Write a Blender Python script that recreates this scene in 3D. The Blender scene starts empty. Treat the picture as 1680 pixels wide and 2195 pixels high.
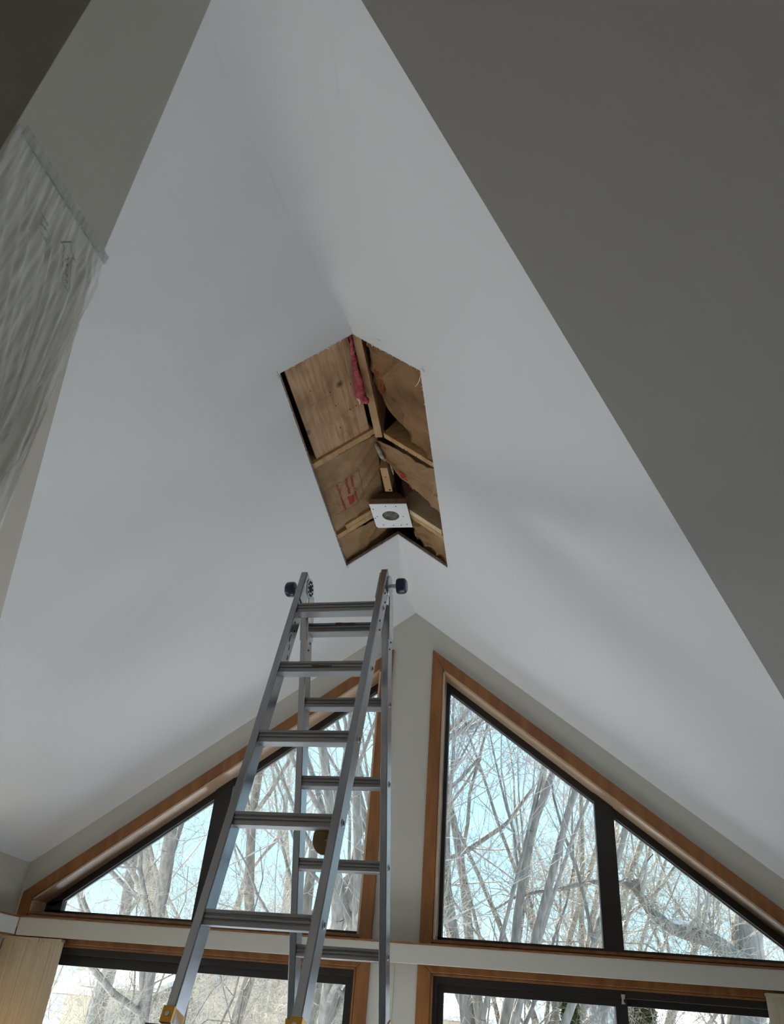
import bpy, bmesh, math, random
import numpy as np
from mathutils import Vector, Matrix, noise

S = bpy.context.scene
COL = S.collection

# ---------------------------------------------------------------- camera
EYE = 1.75                      # height of the held-up phone above the floor
FPX = 1674.9
def _ray(p): return Vector((p[0]-840, -(p[1]-1097.5), -FPX))
ROT = Matrix(((.989084, .010125, .147003), (.127814, -.555372, -.821721), (.073321, .831540, -.550604)))      # camera axes -> room axes
cam = bpy.data.objects.new('camera', bpy.data.cameras.new('camera')); COL.objects.link(cam)
cam.matrix_world = Matrix.Translation((0, 0, EYE)) @ ROT.to_4x4()
cam.data.sensor_fit = 'HORIZONTAL'; cam.data.sensor_width = 36; cam.data.lens = FPX/1680*36
cam.data.clip_start = .02; cam.data.clip_end = 500
cam.data.dof.use_dof = True; cam.data.dof.focus_distance = 3.6; cam.data.dof.aperture_fstop = 9
S.camera = cam

# ---------------------------------------------------------------- sky, sun, exposure
S.view_settings.view_transform = 'Standard'; S.view_settings.look = 'None'
S.view_settings.exposure = 0.95; S.view_settings.gamma = 1.0
SKY = 1.05; SUN = 17
W = bpy.data.worlds.new('World'); S.world = W; W.use_nodes = True
nt = W.node_tree; bg = nt.nodes['Background']
tc = nt.nodes.new('ShaderNodeTexCoord'); sx = nt.nodes.new('ShaderNodeSeparateXYZ'); rp = nt.nodes.new('ShaderNodeValToRGB')
nt.links.new(tc.outputs['Generated'], sx.inputs[0]); nt.links.new(sx.outputs['Z'], rp.inputs[0]); nt.links.new(rp.outputs[0], bg.inputs[0])
e = rp.color_ramp.elements
e[0].position = 0.0; e[0].color = (.62, .82, .95, 1); e[1].position = 1.0; e[1].color = (.30, .50, .75, 1)
k = rp.color_ramp.elements.new(.12); k.color = (.44, .76, .93, 1)
k = rp.color_ramp.elements.new(.35); k.color = (.38, .68, .88, 1)
bg.inputs[1].default_value = SKY
sun = bpy.data.objects.new('sun', bpy.data.lights.new('sun', 'SUN')); COL.objects.link(sun)
sun.data.energy = SUN; sun.data.angle = .01; sun.data.color = (1, .95, .88)
sun.rotation_euler = Vector((-.42, .55, .66)).to_track_quat('Z', 'Y').to_euler()
S.cycles.max_bounces = 10; S.cycles.diffuse_bounces = 6; S.cycles.transparent_max_bounces = 24
S.cycles.use_denoising = True; S.cycles.sample_clamp_indirect = 6; S.cycles.caustics_reflective = False; S.cycles.caustics_refractive = False

# fill light added on the bay floor to brighten the vault (housing built below)
wl = bpy.data.lights.new('bay_fill_light', 'AREA'); wl.shape = 'RECTANGLE'; wl.size = 1.6; wl.size_y = .6; wl.energy = 9; wl.color = (.90, .95, 1); wl.spread = math.radians(120)
wo = bpy.data.objects.new('bay_fill_light', wl); COL.objects.link(wo); wo.location = (-.5, 3.95, .12); wo.rotation_euler = (math.pi, 0, 0)
rl = bpy.data.objects.new('room_lamp', bpy.data.lights.new('room_lamp', 'POINT')); COL.objects.link(rl); rl.location = (1.8, -2.6, 1.5)  # unseen warm fill behind the camera, added to lift slopes and wall end
rl.data.energy = 8; rl.data.color = (1, .78, .5); rl.data.shadow_soft_size = .15

# ---------------------------------------------------------------- materials
def mat(name, col, rough=.6, metal=0, col2=None, scale=8, stretch=(1, 1, 1), bump=0, bscale=None, detail=4, spec=.5, mixr=(.35, .65), coord='Object', bstretch=None):
    m = bpy.data.materials.new(name); m.use_nodes = True; n = m.node_tree; b = n.nodes['Principled BSDF']
    b.inputs['Base Color'].default_value = (*col, 1); b.inputs['Roughness'].default_value = rough; b.inputs['Metallic'].default_value = metal
    b.inputs['Specular IOR Level'].default_value = spec
    if col2 or bump:
        t = n.nodes.new('ShaderNodeTexCoord')
    if col2:
        mp = n.nodes.new('ShaderNodeMapping'); mp.inputs['Scale'].default_value = stretch
        nz = n.nodes.new('ShaderNodeTexNoise'); nz.inputs['Scale'].default_value = scale; nz.inputs['Detail'].default_value = detail
        r = n.nodes.new('ShaderNodeValToRGB'); r.color_ramp.elements[0].position = mixr[0]; r.color_ramp.elements[1].position = mixr[1]
        r.color_ramp.elements[0].color = (*col, 1); r.color_ramp.elements[1].color = (*col2, 1)
        n.links.new(t.outputs[coord], mp.inputs[0]); n.links.new(mp.outputs[0], nz.inputs[0]); n.links.new(nz.outputs[0], r.inputs[0]); n.links.new(r.outputs[0], b.inputs['Base Color'])
    if bump:
        mp2 = n.nodes.new('ShaderNodeMapping'); mp2.inputs['Scale'].default_value = bstretch or stretch
        nz2 = n.nodes.new('ShaderNodeTexNoise'); nz2.inputs['Scale'].default_value = bscale or scale; nz2.inputs['Detail'].default_value = detail
        bp = n.nodes.new('ShaderNodeBump'); bp.inputs['Strength'].default_value = 1; bp.inputs['Distance'].default_value = bump
        n.links.new(t.outputs[coord], mp2.inputs[0]); n.links.new(mp2.outputs[0], nz2.inputs[0]); n.links.new(nz2.outputs[0], bp.inputs['Height']); n.links.new(bp.outputs[0], b.inputs['Normal'])
    return m
M = {}
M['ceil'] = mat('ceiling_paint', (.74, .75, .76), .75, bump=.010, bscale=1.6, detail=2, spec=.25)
M['slope'] = mat('shaded_ceiling_paint', (.43, .42, .40), .8, bump=.004, bscale=2, detail=2, spec=.2)  # ceiling paint darkened: the main slopes' shade is put into the colour
M['wall'] = mat('wall_paint', (.55, .54, .485), .75, bump=.002, bscale=6, spec=.3)
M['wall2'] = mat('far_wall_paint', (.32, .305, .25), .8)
M['gyp'] = mat('gypsum_core', (.42, .37, .34), .95, col2=(.28, .24, .22), scale=60)
M['floor'] = mat('floor_carpet', (.60, .60, .60), .7, col2=(.66, .66, .66), scale=3, stretch=(1, 12, 1))
M['trim'] = mat('trim_wood', (.30, .125, .035), .38, col2=(.21, .078, .022), scale=9, stretch=(2.5, 2.5, .5), bump=.0006, bscale=30)
M['bronze'] = mat('bronze_frame', (.017, .015, .014), .45)
M['bead'] = mat('glazing_spacer', (.55, .55, .57), .35, .4)
M['alu'] = mat('aluminium', (.34, .34, .36), .24, 1, col2=(.28, .28, .30), scale=14, stretch=(1, 1, .15), bump=.0004, bscale=60, mixr=(.3, .7))
M['alud'] = mat('aluminium_rung', (.26, .25, .25), .40, .6, col2=(.20, .195, .195), scale=10, stretch=(.2, 2, 2))
M['steel'] = mat('hinge_steel', (.60, .62, .63), .34, .9, col2=(.45, .47, .48), scale=40)
M['dark'] = mat('dark_hole', (.01, .01, .01), .8)
M['knob'] = mat('knob_plastic', (.006, .018, .05), .3)
M['gold'] = mat('gold_bracket', (.52, .25, .025), .35, .6)
M['navy'] = mat('navy_plastic', (.008, .012, .035), .4)
M['stud'] = mat('spruce_lumber', (.56, .36, .17), .7, col2=(.44, .26, .115), scale=6, stretch=(1, 1, 9), bump=.0008, bscale=40)
M['studw'] = mat('pale_lumber', (.74, .62, .42), .7, col2=(.55, .38, .2), scale=7)
M['studd'] = mat('shaded_dark_lumber', (.13, .065, .028), .8, col2=(.08, .036, .015), scale=8)  # dark wood; the deep shade inside the ceiling hole is put into its colour
M['kraft'] = mat('kraft_paper', (.37, .235, .115), .65, col2=(.26, .15, .062), scale=5, bump=.012, bscale=13, detail=3)
M['kraftd'] = mat('kraft_paper_aged', (.33, .185, .075), .7, col2=(.17, .085, .03), scale=5, bump=.012, bscale=12, detail=3)
M['red'] = mat('red_print', (.36, .03, .014), .7)
M['redl'] = mat('faded_red_print', (.30, .085, .045), .7)
M['line'] = mat('brown_print', (.10, .035, .02), .7)
M['pink'] = mat('pink_glass_wool', (.55, .13, .16), .95, col2=(.35, .03, .04), scale=22, bump=.01, bscale=60)
M['grey'] = mat('grey_glass_wool', (.55, .50, .42), .95, col2=(.3, .25, .2), scale=40, bump=.006, bscale=80)
M['white'] = mat('white_plate', (.80, .82, .83), .4)
M['inner'] = mat('box_bore', (.20, .20, .15), .8, col2=(.06, .06, .045), scale=30)
M['blind'] = mat('blind_vinyl', (.58, .53, .42), .6, col2=(.48, .43, .33), scale=20, stretch=(6, 6, .2))
M['card'] = mat('cardboard', (.30, .20, .09), .9, col2=(.26, .165, .07), scale=15)
M['mark'] = mat('marker_ink', (.02, .022, .015), .7)
M['pencil'] = mat('pencil_line', (.12, .12, .13), .8)
M['bark'] = mat('grey_bark', (.30, .27, .235), .9, col2=(.16, .145, .13), scale=9, stretch=(3, 3, .6), bump=.01, bscale=20)
M['twig'] = mat('twig_bark', (.36, .335, .31), .9)
M['twigw'] = mat('golden_twig_bark', (.42, .38, .31), .9)
M['board'] = mat('layered_board', (.30, .22, .17), .8, col2=(.22, .15, .11), scale=30)
M['jambw'] = mat('lit_jamb_wood', (.62, .44, .29), .28, col2=(.56, .38, .23), scale=9, stretch=(2.5, 2.5, .5))  # trim wood lightened: outdoor light on the jambs is put into the colour
M['snow'] = mat('snow', (.80, .83, .90), .8, bump=.03, bscale=2)
M['side'] = mat('grey_siding', (.13, .135, .14), .8)
M['sidey'] = mat('cream_siding', (.62, .52, .34), .8)
M['roofm'] = mat('shingles', (.13, .12, .115), .9)
M['hglass'] = mat('house_window', (.30, .38, .42), .2)
M['ever'] = mat('evergreen_foliage', (.045, .07, .03), .9, col2=(.12, .12, .03), scale=4)

def ply_material():
    m = bpy.data.materials.new('plywood_face'); m.use_nodes = True; n = m.node_tree; b = n.nodes['Principled BSDF']; L = n.links
    t = n.nodes.new('ShaderNodeTexCoord'); mp = n.nodes.new('ShaderNodeMapping'); mp.inputs['Scale'].default_value = (16, 1.3, 16)
    w = n.nodes.new('ShaderNodeTexNoise'); w.inputs['Scale'].default_value = 3; w.inputs['Detail'].default_value = 6; w.inputs['Distortion'].default_value = .8
    r = n.nodes.new('ShaderNodeValToRGB'); r.color_ramp.elements[0].position = .32; r.color_ramp.elements[0].color = (.44, .26, .13, 1); r.color_ramp.elements[1].position = .62; r.color_ramp.elements[1].color = (.64, .43, .25, 1)
    v = n.nodes.new('ShaderNodeTexVoronoi'); v.inputs['Scale'].default_value = 6.3
    r2 = n.nodes.new('ShaderNodeValToRGB'); r2.color_ramp.elements[0].position = .03; r2.color_ramp.elements[0].color = (.18, .075, .025, 1); r2.color_ramp.elements[1].position = .16; r2.color_ramp.elements[1].color = (1, 1, 1, 1)
    mx = n.nodes.new('ShaderNodeMixRGB'); mx.blend_type = 'MULTIPLY'; mx.inputs[0].default_value = .95
    s = n.nodes.new('ShaderNodeTexNoise'); s.inputs['Scale'].default_value = 9
    r3 = n.nodes.new('ShaderNodeValToRGB'); r3.color_ramp.elements[0].position = .3; r3.color_ramp.elements[0].color = (.72, .66, .6, 1); r3.color_ramp.elements[1].position = .55; r3.color_ramp.elements[1].color = (1, 1, 1, 1)
    m2 = n.nodes.new('ShaderNodeMixRGB'); m2.blend_type = 'MULTIPLY'; m2.inputs[0].default_value = .8
    L.new(t.outputs['Object'], mp.inputs[0]); L.new(mp.outputs[0], w.inputs[0]); L.new(w.outputs[0], r.inputs[0]); L.new(t.outputs['Object'], v.inputs[0]); L.new(v.outputs['Distance'], r2.inputs[0])
    L.new(r.outputs[0], mx.inputs[1]); L.new(r2.outputs[0], mx.inputs[2]); L.new(t.outputs['Object'], s.inputs[0]); L.new(s.outputs[0], r3.inputs[0])
    L.new(mx.outputs[0], m2.inputs[1]); L.new(r3.outputs[0], m2.inputs[2]); L.new(m2.outputs[0], b.inputs['Base Color']); b.inputs['Roughness'].default_value = .7
    return m
M['ply'] = ply_material()
def glass_material():
    m = bpy.data.materials.new('window_glass'); m.use_nodes = True; n = m.node_tree; n.nodes.clear()
    o = n.nodes.new('ShaderNodeOutputMaterial'); mx = n.nodes.new('ShaderNodeMixShader'); t = n.nodes.new('ShaderNodeBsdfTransparent'); g = n.nodes.new('ShaderNodeBsdfGlossy')
    t.inputs[0].default_value = (.95, .97, .97, 1); g.inputs['Roughness'].default_value = .02
    f = n.nodes.new('ShaderNodeFresnel'); f.inputs[0].default_value = 1.45; n.links.new(f.outputs[0], mx.inputs[0])
    n.links.new(t.outputs[0], mx.inputs[1]); n.links.new(g.outputs[0], mx.inputs[2]); n.links.new(mx.outputs[0], o.inputs[0])
    return m
M['glass'] = glass_material()
def film_material(name, opac, col, streak):
    m = bpy.data.materials.new(name); m.use_nodes = True; n = m.node_tree; n.nodes.clear(); L = n.links
    o = n.nodes.new('ShaderNodeOutputMaterial'); mx = n.nodes.new('ShaderNodeMixShader'); t = n.nodes.new('ShaderNodeBsdfTransparent')
    d = n.nodes.new('ShaderNodeBsdfPrincipled'); d.inputs['Base Color'].default_value = (*col, 1); d.inputs['Roughness'].default_value = .3
    tc_ = n.nodes.new('ShaderNodeTexCoord'); mp = n.nodes.new('ShaderNodeMapping'); mp.inputs['Scale'].default_value = streak
    nz = n.nodes.new('ShaderNodeTexNoise'); nz.inputs['Scale'].default_value = 10; nz.inputs['Detail'].default_value = 6; nz.inputs['Distortion'].default_value = .12
    r = n.nodes.new('ShaderNodeMapRange'); r.inputs[1].default_value = .35; r.inputs[2].default_value = .68; r.inputs[3].default_value = opac[0]; r.inputs[4].default_value = opac[1]
    bp = n.nodes.new('ShaderNodeBump'); bp.inputs['Distance'].default_value = .001
    L.new(tc_.outputs['Object'], mp.inputs[0]); L.new(mp.outputs[0], nz.inputs[0]); L.new(nz.outputs[0], r.inputs[0]); L.new(nz.outputs[0], bp.inputs['Height']); L.new(bp.outputs[0], d.inputs['Normal'])
    L.new(r.outputs[0], mx.inputs[0]); L.new(t.outputs[0], mx.inputs[1]); L.new(d.outputs[0], mx.inputs[2]); L.new(mx.outputs[0], o.inputs[0])
    return m
M['film'] = film_material('plastic_film', (.36, .66), (.90, .91, .90), (1, 14, .8))
M['frost'] = film_material('frosted_streaks', (.15, .85), (.8, .86, .92), (30, 1, 4))

# ---------------------------------------------------------------- helpers
def obj(name, verts, faces, m, parent=None, smooth=False, edges=()):
    me = bpy.data.meshes.new(name); me.from_pydata([tuple(v) for v in verts], list(edges), faces); me.update()
    if smooth: me.polygons.foreach_set('use_smooth', [True]*len(me.polygons))
    me.materials.append(M[m] if isinstance(m, str) else m)
    o = bpy.data.objects.new(name, me); COL.objects.link(o)
    if parent: o.parent = parent; o.matrix_parent_inverse = parent.matrix_basis.inverted()
    return o
def tag(o, label, cat=None, group=None, kind=None):
    o['label'] = label
    if cat: o['category'] = cat
    if group: o['group'] = group
    if kind: o['kind'] = kind
    return o
def empty(name, loc=(0, 0, 0)):
    o = bpy.data.objects.new(name, None); o.location = loc; o.empty_display_size = .1; COL.objects.link(o); return o
def prism(poly, vec):
    """closed solid: polygon of 3-D points swept by vec"""
    n = len(poly); v = [Vector(p) for p in poly]; v += [p+Vector(vec) for p in v]
    nrm = Vector((0, 0, 0))
    for i in range(n):
        a, b = v[i], v[(i+1) % n]; nrm += a.cross(b)
    idx = list(range(n))
    if nrm.dot(Vector(vec)) > 0: f = [tuple(reversed(idx)), tuple(i+n for i in idx)]; f += [(i, (i+1) % n, n+(i+1) % n, n+i) for i in range(n)]
    else: f = [tuple(idx), tuple(i+n for i in reversed(idx))]; f += [(i, n+i, n+(i+1) % n, (i+1) % n) for i in range(n)]
    return v, f
def join(parts):
    V, F = [], []
    for v, f in parts:
        b = len(V); V += list(v); F += [tuple(i+b for i in q) for q in f]
    return V, F
def box(x0, x1, y0, y1, z0, z1):
    return prism([(x0, y0, z0), (x1, y0, z0), (x1, y1, z0), (x0, y1, z0)], (0, 0, z1-z0))
def multi(name, parts, m, parent):
    """one object per piece"""
    return [obj(name, v, f, m, parent) for v, f in parts]
def tube(pts, rad, k=8, cap=True):
    pts = [Vector(p) for p in pts]; V = []; F = []
    for i, p in enumerate(pts):
        d = (pts[min(i+1, len(pts)-1)]-pts[max(i-1, 0)]).normalized()
        a = d.cross(Vector((0, 0, 1)) if abs(d.z) < .9 else Vector((1, 0, 0))).normalized(); b = d.cross(a)
        r = rad[i] if isinstance(rad, (list, tuple)) else rad
        for j in range(k):
            t = 2*math.pi*j/k; V.append(p+a*(r*math.cos(t))+b*(r*math.sin(t)))
    for i in range(len(pts)-1):
        for j in range(k): F.append((i*k+j, i*k+(j+1) % k, (i+1)*k+(j+1) % k, (i+1)*k+j))
    if cap: F += [tuple(reversed(range(k))), tuple((len(pts)-1)*k+j for j in range(k))]
    return V, F
def bevel(o, w, seg=2):
    b = o.modifiers.new('bevel', 'BEVEL'); b.width = w; b.segments = seg; b.limit_method = 'ANGLE'; return o

XR = -.636; ZR = EYE+2.403; GP = .754; MP = .4955; YM = .49; YW = 4.84; HW = 2.277; YB = YM+HW*GP/MP  # ridge, pitches, main ridge, gable wall, half width, bay start
def U(u, y, v): return Vector((XR+u, y, EYE+v))      # wall coordinates: sideways from ridge, height from eye
def ray(px, py): return (ROT @ _ray((px, py))).normalized()
def on_plane(px, py, p0, n):
    d = ray(px, py); n = Vector(n); o = Vector((0, 0, EYE)); return o+d*(n.dot(Vector(p0)-o)/n.dot(d))
NX, NZ = GP/math.hypot(1, GP), 1/math.hypot(1, GP)
def SL(side, a, y, rec=0): return Vector((XR+side*a+side*NX*rec, y, ZR-GP*a+NZ*rec))   # point on a vault slope
def onsl(px, py, side, rec=0): return on_plane(px, py, SL(side, 0, 0, rec), (side*NX, 0, NZ))

# ---------------------------------------------------------------- room shell
HA = {-1: .284, 1: .297}; HY0, HY1 = 2.248, 3.817; TH = .02
def slopeplate(side):
    A = HA[side]
    pl = [(0, YM), (0, HY0), (A, HY0), (A, HY1), (0, HY1), (0, YW), (HW, YW), (HW, YB)]
    lo = [SL(side, a, y) for a, y in pl]; hi = [SL(side, a, y)+Vector((0, 0, TH)) for a, y in pl]
    n = len(pl); V = lo+hi
    f = [tuple(range(n)) if side > 0 else tuple(reversed(range(n)))]
    f.append(tuple(n+i for i in (reversed(range(n)) if side > 0 else range(n))))
    f += [(i, (i+1) % n, n+(i+1) % n, n+i) for i in range(n)]
    return V, f, n
cv = empty('ceiling', (XR, YM, ZR)); cv['kind'] = 'structure'; cv['label'] = 'white vaulted ceiling with a ragged hole cut along its ridge'
for sd in (-1, 1):
    V, f, n = slopeplate(sd); o = obj('ceiling_slope', V, f, 'ceil', cv); o.data.materials.append(M['gyp'])
    for p in o.data.polygons[2:]: p.material_index = 1
# plastered crease: the joint is rounded off away from the hole
def fillet(ys, ws):
    V = []; F = []; n = 10
    for y, w in zip(ys, ws):
        for i in range(n+1):
            x = -w+2*w*i/n; V.append(Vector((XR+x, y, ZR-GP*w/2-GP*x*x/(2*w)-.0006)))
    for j in range(len(ys)-1):
        for i in range(n): b = j*(n+1)+i; F.append((b, b+n+1, b+n+2, b+1))
    return V, F
obj('ridge_plaster', *join([fillet([YM, 1.0, 1.5, 1.9, 2.1, 2.2], [.20, .17, .12, .06, .02, .004]), fillet([3.86, 4.0, 4.3, 4.6, 4.83], [.004, .03, .05, .04, .004])]), 'ceil', cv, True)
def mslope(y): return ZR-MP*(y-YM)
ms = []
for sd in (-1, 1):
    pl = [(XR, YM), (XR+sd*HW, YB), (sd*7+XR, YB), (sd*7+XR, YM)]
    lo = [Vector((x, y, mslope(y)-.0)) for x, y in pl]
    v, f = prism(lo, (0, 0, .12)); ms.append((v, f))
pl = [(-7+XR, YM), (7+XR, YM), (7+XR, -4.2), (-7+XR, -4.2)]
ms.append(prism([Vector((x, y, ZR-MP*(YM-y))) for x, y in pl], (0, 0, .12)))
o = obj('ceiling', *join(ms), 'slope'); tag(o, 'plain sloping ceiling of the main room either side of the vault, darkened as in shade', kind='structure')
# roof skin above the rafters, keeps the sun out
rf = []
for sd in (-1, 1):
    rf.append(prism([SL(sd, 0, YM-.3, .3), SL(sd, 0, 5.3, .3), SL(sd, 2.9, 5.3, .3), SL(sd, 2.9, YM+2.9*GP/MP, .3)], (0, 0, .05)))
    rf.append(prism([Vector((XR, YM, ZR+.3)), Vector((XR+sd*7.4, YM, ZR+.3)), Vector((XR+sd*7.4, YB+.5, mslope(YB+.5)+.3)), Vector((XR+sd*2.4, YB+.5, mslope(YB+.5)+.3)), ], (0, 0, .05)))
rf.append(prism([Vector((XR-7.4, YM, ZR+.3)), Vector((XR+7.4, YM, ZR+.3)), Vector((XR+7.4, -4.8, ZR+.3-MP*(YM+4.8))), Vector((XR-7.4, -4.8, ZR+.3-MP*(YM+4.8)))], (0, 0, .05)))
o = obj('roof', *join(rf), 'studd'); tag(o, 'wooden roof deck above the rafters', kind='structure')
o = obj('floor', *join([box(XR-7, XR+7, -4.2, YB, -.1, 0), box(XR-HW, XR+HW, YB, YW, -.1, 0)]), 'floor'); tag(o, 'pale grey carpeted floor of the room', kind='structure')
# gable wall with its openings
RK = lambda u: 2.1445-GP*u          # opening rake
wp = [prism([U(-.205, YW, -EYE), U(.205, YW, -EYE), U(.205, YW, 2.403-GP*.205), U(0, YW, 2.403), U(-.205, YW, 2.403-GP*.205)], (0, .2, 0))]
for s in (-1, 1):
    for poly in ([(.205, RK(.205)), (2.19, RK(2.19)), (2.19, 2.403-GP*2.19), (.205, 2.403-GP*.205)],
                 [(2.19, -EYE), (2.5, -EYE), (2.5, 2.403-GP*2.5), (2.19, 2.403-GP*2.19)],
                 [(.205, .266), (2.19, .266), (2.19, .41), (.205, .41)]):
        wp.append(prism([U(s*a, YW, b) for a, b in poly], (0, .2, 0)))
o = obj('wall_gable', *join(wp), 'wall'); tag(o, 'beige gable end wall between the tall windows', kind='structure')
for s, nm in ((-1, 'wall_left'), (1, 'wall_right')):
    x0 = XR+s*HW; o = obj(nm, *box(min(x0, x0+s*.15), max(x0, x0+s*.15), YB, YW, 0, EYE+2.403-GP*HW), 'wall')
    tag(o, 'short beige side wall of the window bay, %s side' % ('left' if s < 0 else 'right'), kind='structure')
zt = mslope(YB)
for s, nm in ((-1, 'wall_front_left'), (1, 'wall_front_right')):      # main wall beside the bay with a wide window each
    parts = []
    for a0, a1, z0, z1 in ((HW+.15, 3.2, 0, zt), (3.2, 6.0, 0, .5), (3.2, 6.0, 2.15, zt), (6.0, 7.0, 0, zt)):
        parts.append(box(*sorted((XR+s*a0, XR+s*a1)), YB, YB+.15, z0, z1))
    o = obj(nm, *join(parts), 'wall'); tag(o, 'beige front wall beside the bay, %s side' % ('left' if s < 0 else 'right'), kind='structure')
def endwall(s):
    x0 = XR+s*7; ex = (s*.15, 0, 0); zz = lambda y: ZR-MP*abs(y-YM)
    P = [[(-4.2, 0), (YB, 0), (YB, zz(YB)), (YM, ZR), (-4.2, zz(-4.2))]]
    return join([prism([Vector((x0, y, z)) for y, z in q], ex) for q in P])
for s, nm in ((-1, 'wall_end_left'), (1, 'wall_end_right')):
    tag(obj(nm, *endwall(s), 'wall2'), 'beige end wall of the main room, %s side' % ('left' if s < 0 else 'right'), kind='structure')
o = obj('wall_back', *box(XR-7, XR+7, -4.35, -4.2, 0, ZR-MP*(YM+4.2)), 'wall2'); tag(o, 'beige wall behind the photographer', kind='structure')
# partition ending in the olive wall end on the left
yy = (.541, .80); x1 = -.69
poly = [Vector((x1, yy[0], 0)), Vector((x1, yy[1], 0)), Vector((x1, yy[1], mslope(yy[1]))), Vector((x1, yy[0], mslope(yy[0])))]
o = obj('wall_partition', *prism(poly, (-6.9+.0, 0, 0)), 'wall'); tag(o, 'end of a partition wall at the left edge, near the camera', kind='structure')
o = obj('trim_1', *box(XR-.004, XR+.004, YW-.005, YW, 0, EYE+.30), 'wall'); tag(o, 'thin vertical corner bead on the wall between the lower doors', kind='structure')

# pencil marks, frayed paper and scrape at the hole
def sliver(a, b, w, side, rec=-.0008):
    a, b = Vector(a), Vector(b); d = (b-a).normalized(); n = Vector((side*NX, 0, NZ)); c = d.cross(n)*w*.5
    return [a+c, b+c, b-c, a-c]
pm = []; 
for side, pts in ((-1, [((592, 806), (602, 801)), ((594, 796), (598, 812)), ((735, 1223), (748, 1212)), ((741, 1205), (746, 1219))]),
                  (1, [((752, 711), (757, 718)), ((900, 789), (911, 796)), ((905, 786), (908, 798)), ((955, 1208), (967, 1219)), ((805, 726), (817, 731))])):
    for p, q in pts:
        pm.append((sliver(onsl(*p, side, -.001), onsl(*q, side, -.001), .0016, side), [(0, 1, 2, 3)]))
multi('pencil_mark', pm, 'pencil', cv)
rnd = random.Random(4); fr = []; 
def fray(side, a0, y0, a1, y1, n, ln, jit):
    for i in range(n):
        t = rnd.random(); p = SL(side, a0+(a1-a0)*t, y0+(y1-y0)*t, -.001)
        d = Vector((rnd.uniform(-1, 1), rnd.uniform(-1, 1), rnd.uniform(-1, -.1))).normalized()*ln*rnd.uniform(.4, 1.3)
        fr.append((sliver(p-d*.5, p+d*.5, .0012+rnd.random()*jit, side), [(0, 1, 2, 3)]))
for sd in (-1, 1):
    A = HA[sd]
    fray(sd, 0, HY0, A, HY0, 26, .012, .002); fray(sd, A, HY0, A, HY1, 46, .014, .0015)
    fray(sd, .05, HY0, .16, HY0, 14, .02, .004)
o = obj('paper_fray', *join(fr), 'white', cv); o['kind'] = 'stuff'; o['label'] = 'torn paper fibres along the cut edge'
# ragged drywall edges: paper face strips torn at far edge
def strip(side, y, a0, a1, n, seed, dep):
    r = random.Random(seed); V = []; F = []
    for i in range(n+1):
        a = a0+(a1-a0)*i/n; j = r.random()*dep
        V += [SL(side, a, y-j, .0), SL(side, a, y-j*.3, TH*.8), SL(side, a, y+.02, TH*.8), SL(side, a, y+.004, -.0015)]
    for i in range(n):
        b = i*4
        for k_ in range(3): F.append((b+k_, b+k_+1, b+k_+5, b+k_+4))
    return V, F
multi('cut_edge', [strip(-1, HY1, 0, HA[-1], 22, 3, .012), strip(1, HY1, 0, HA[1], 22, 5, .006)], 'gyp', cv)

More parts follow.
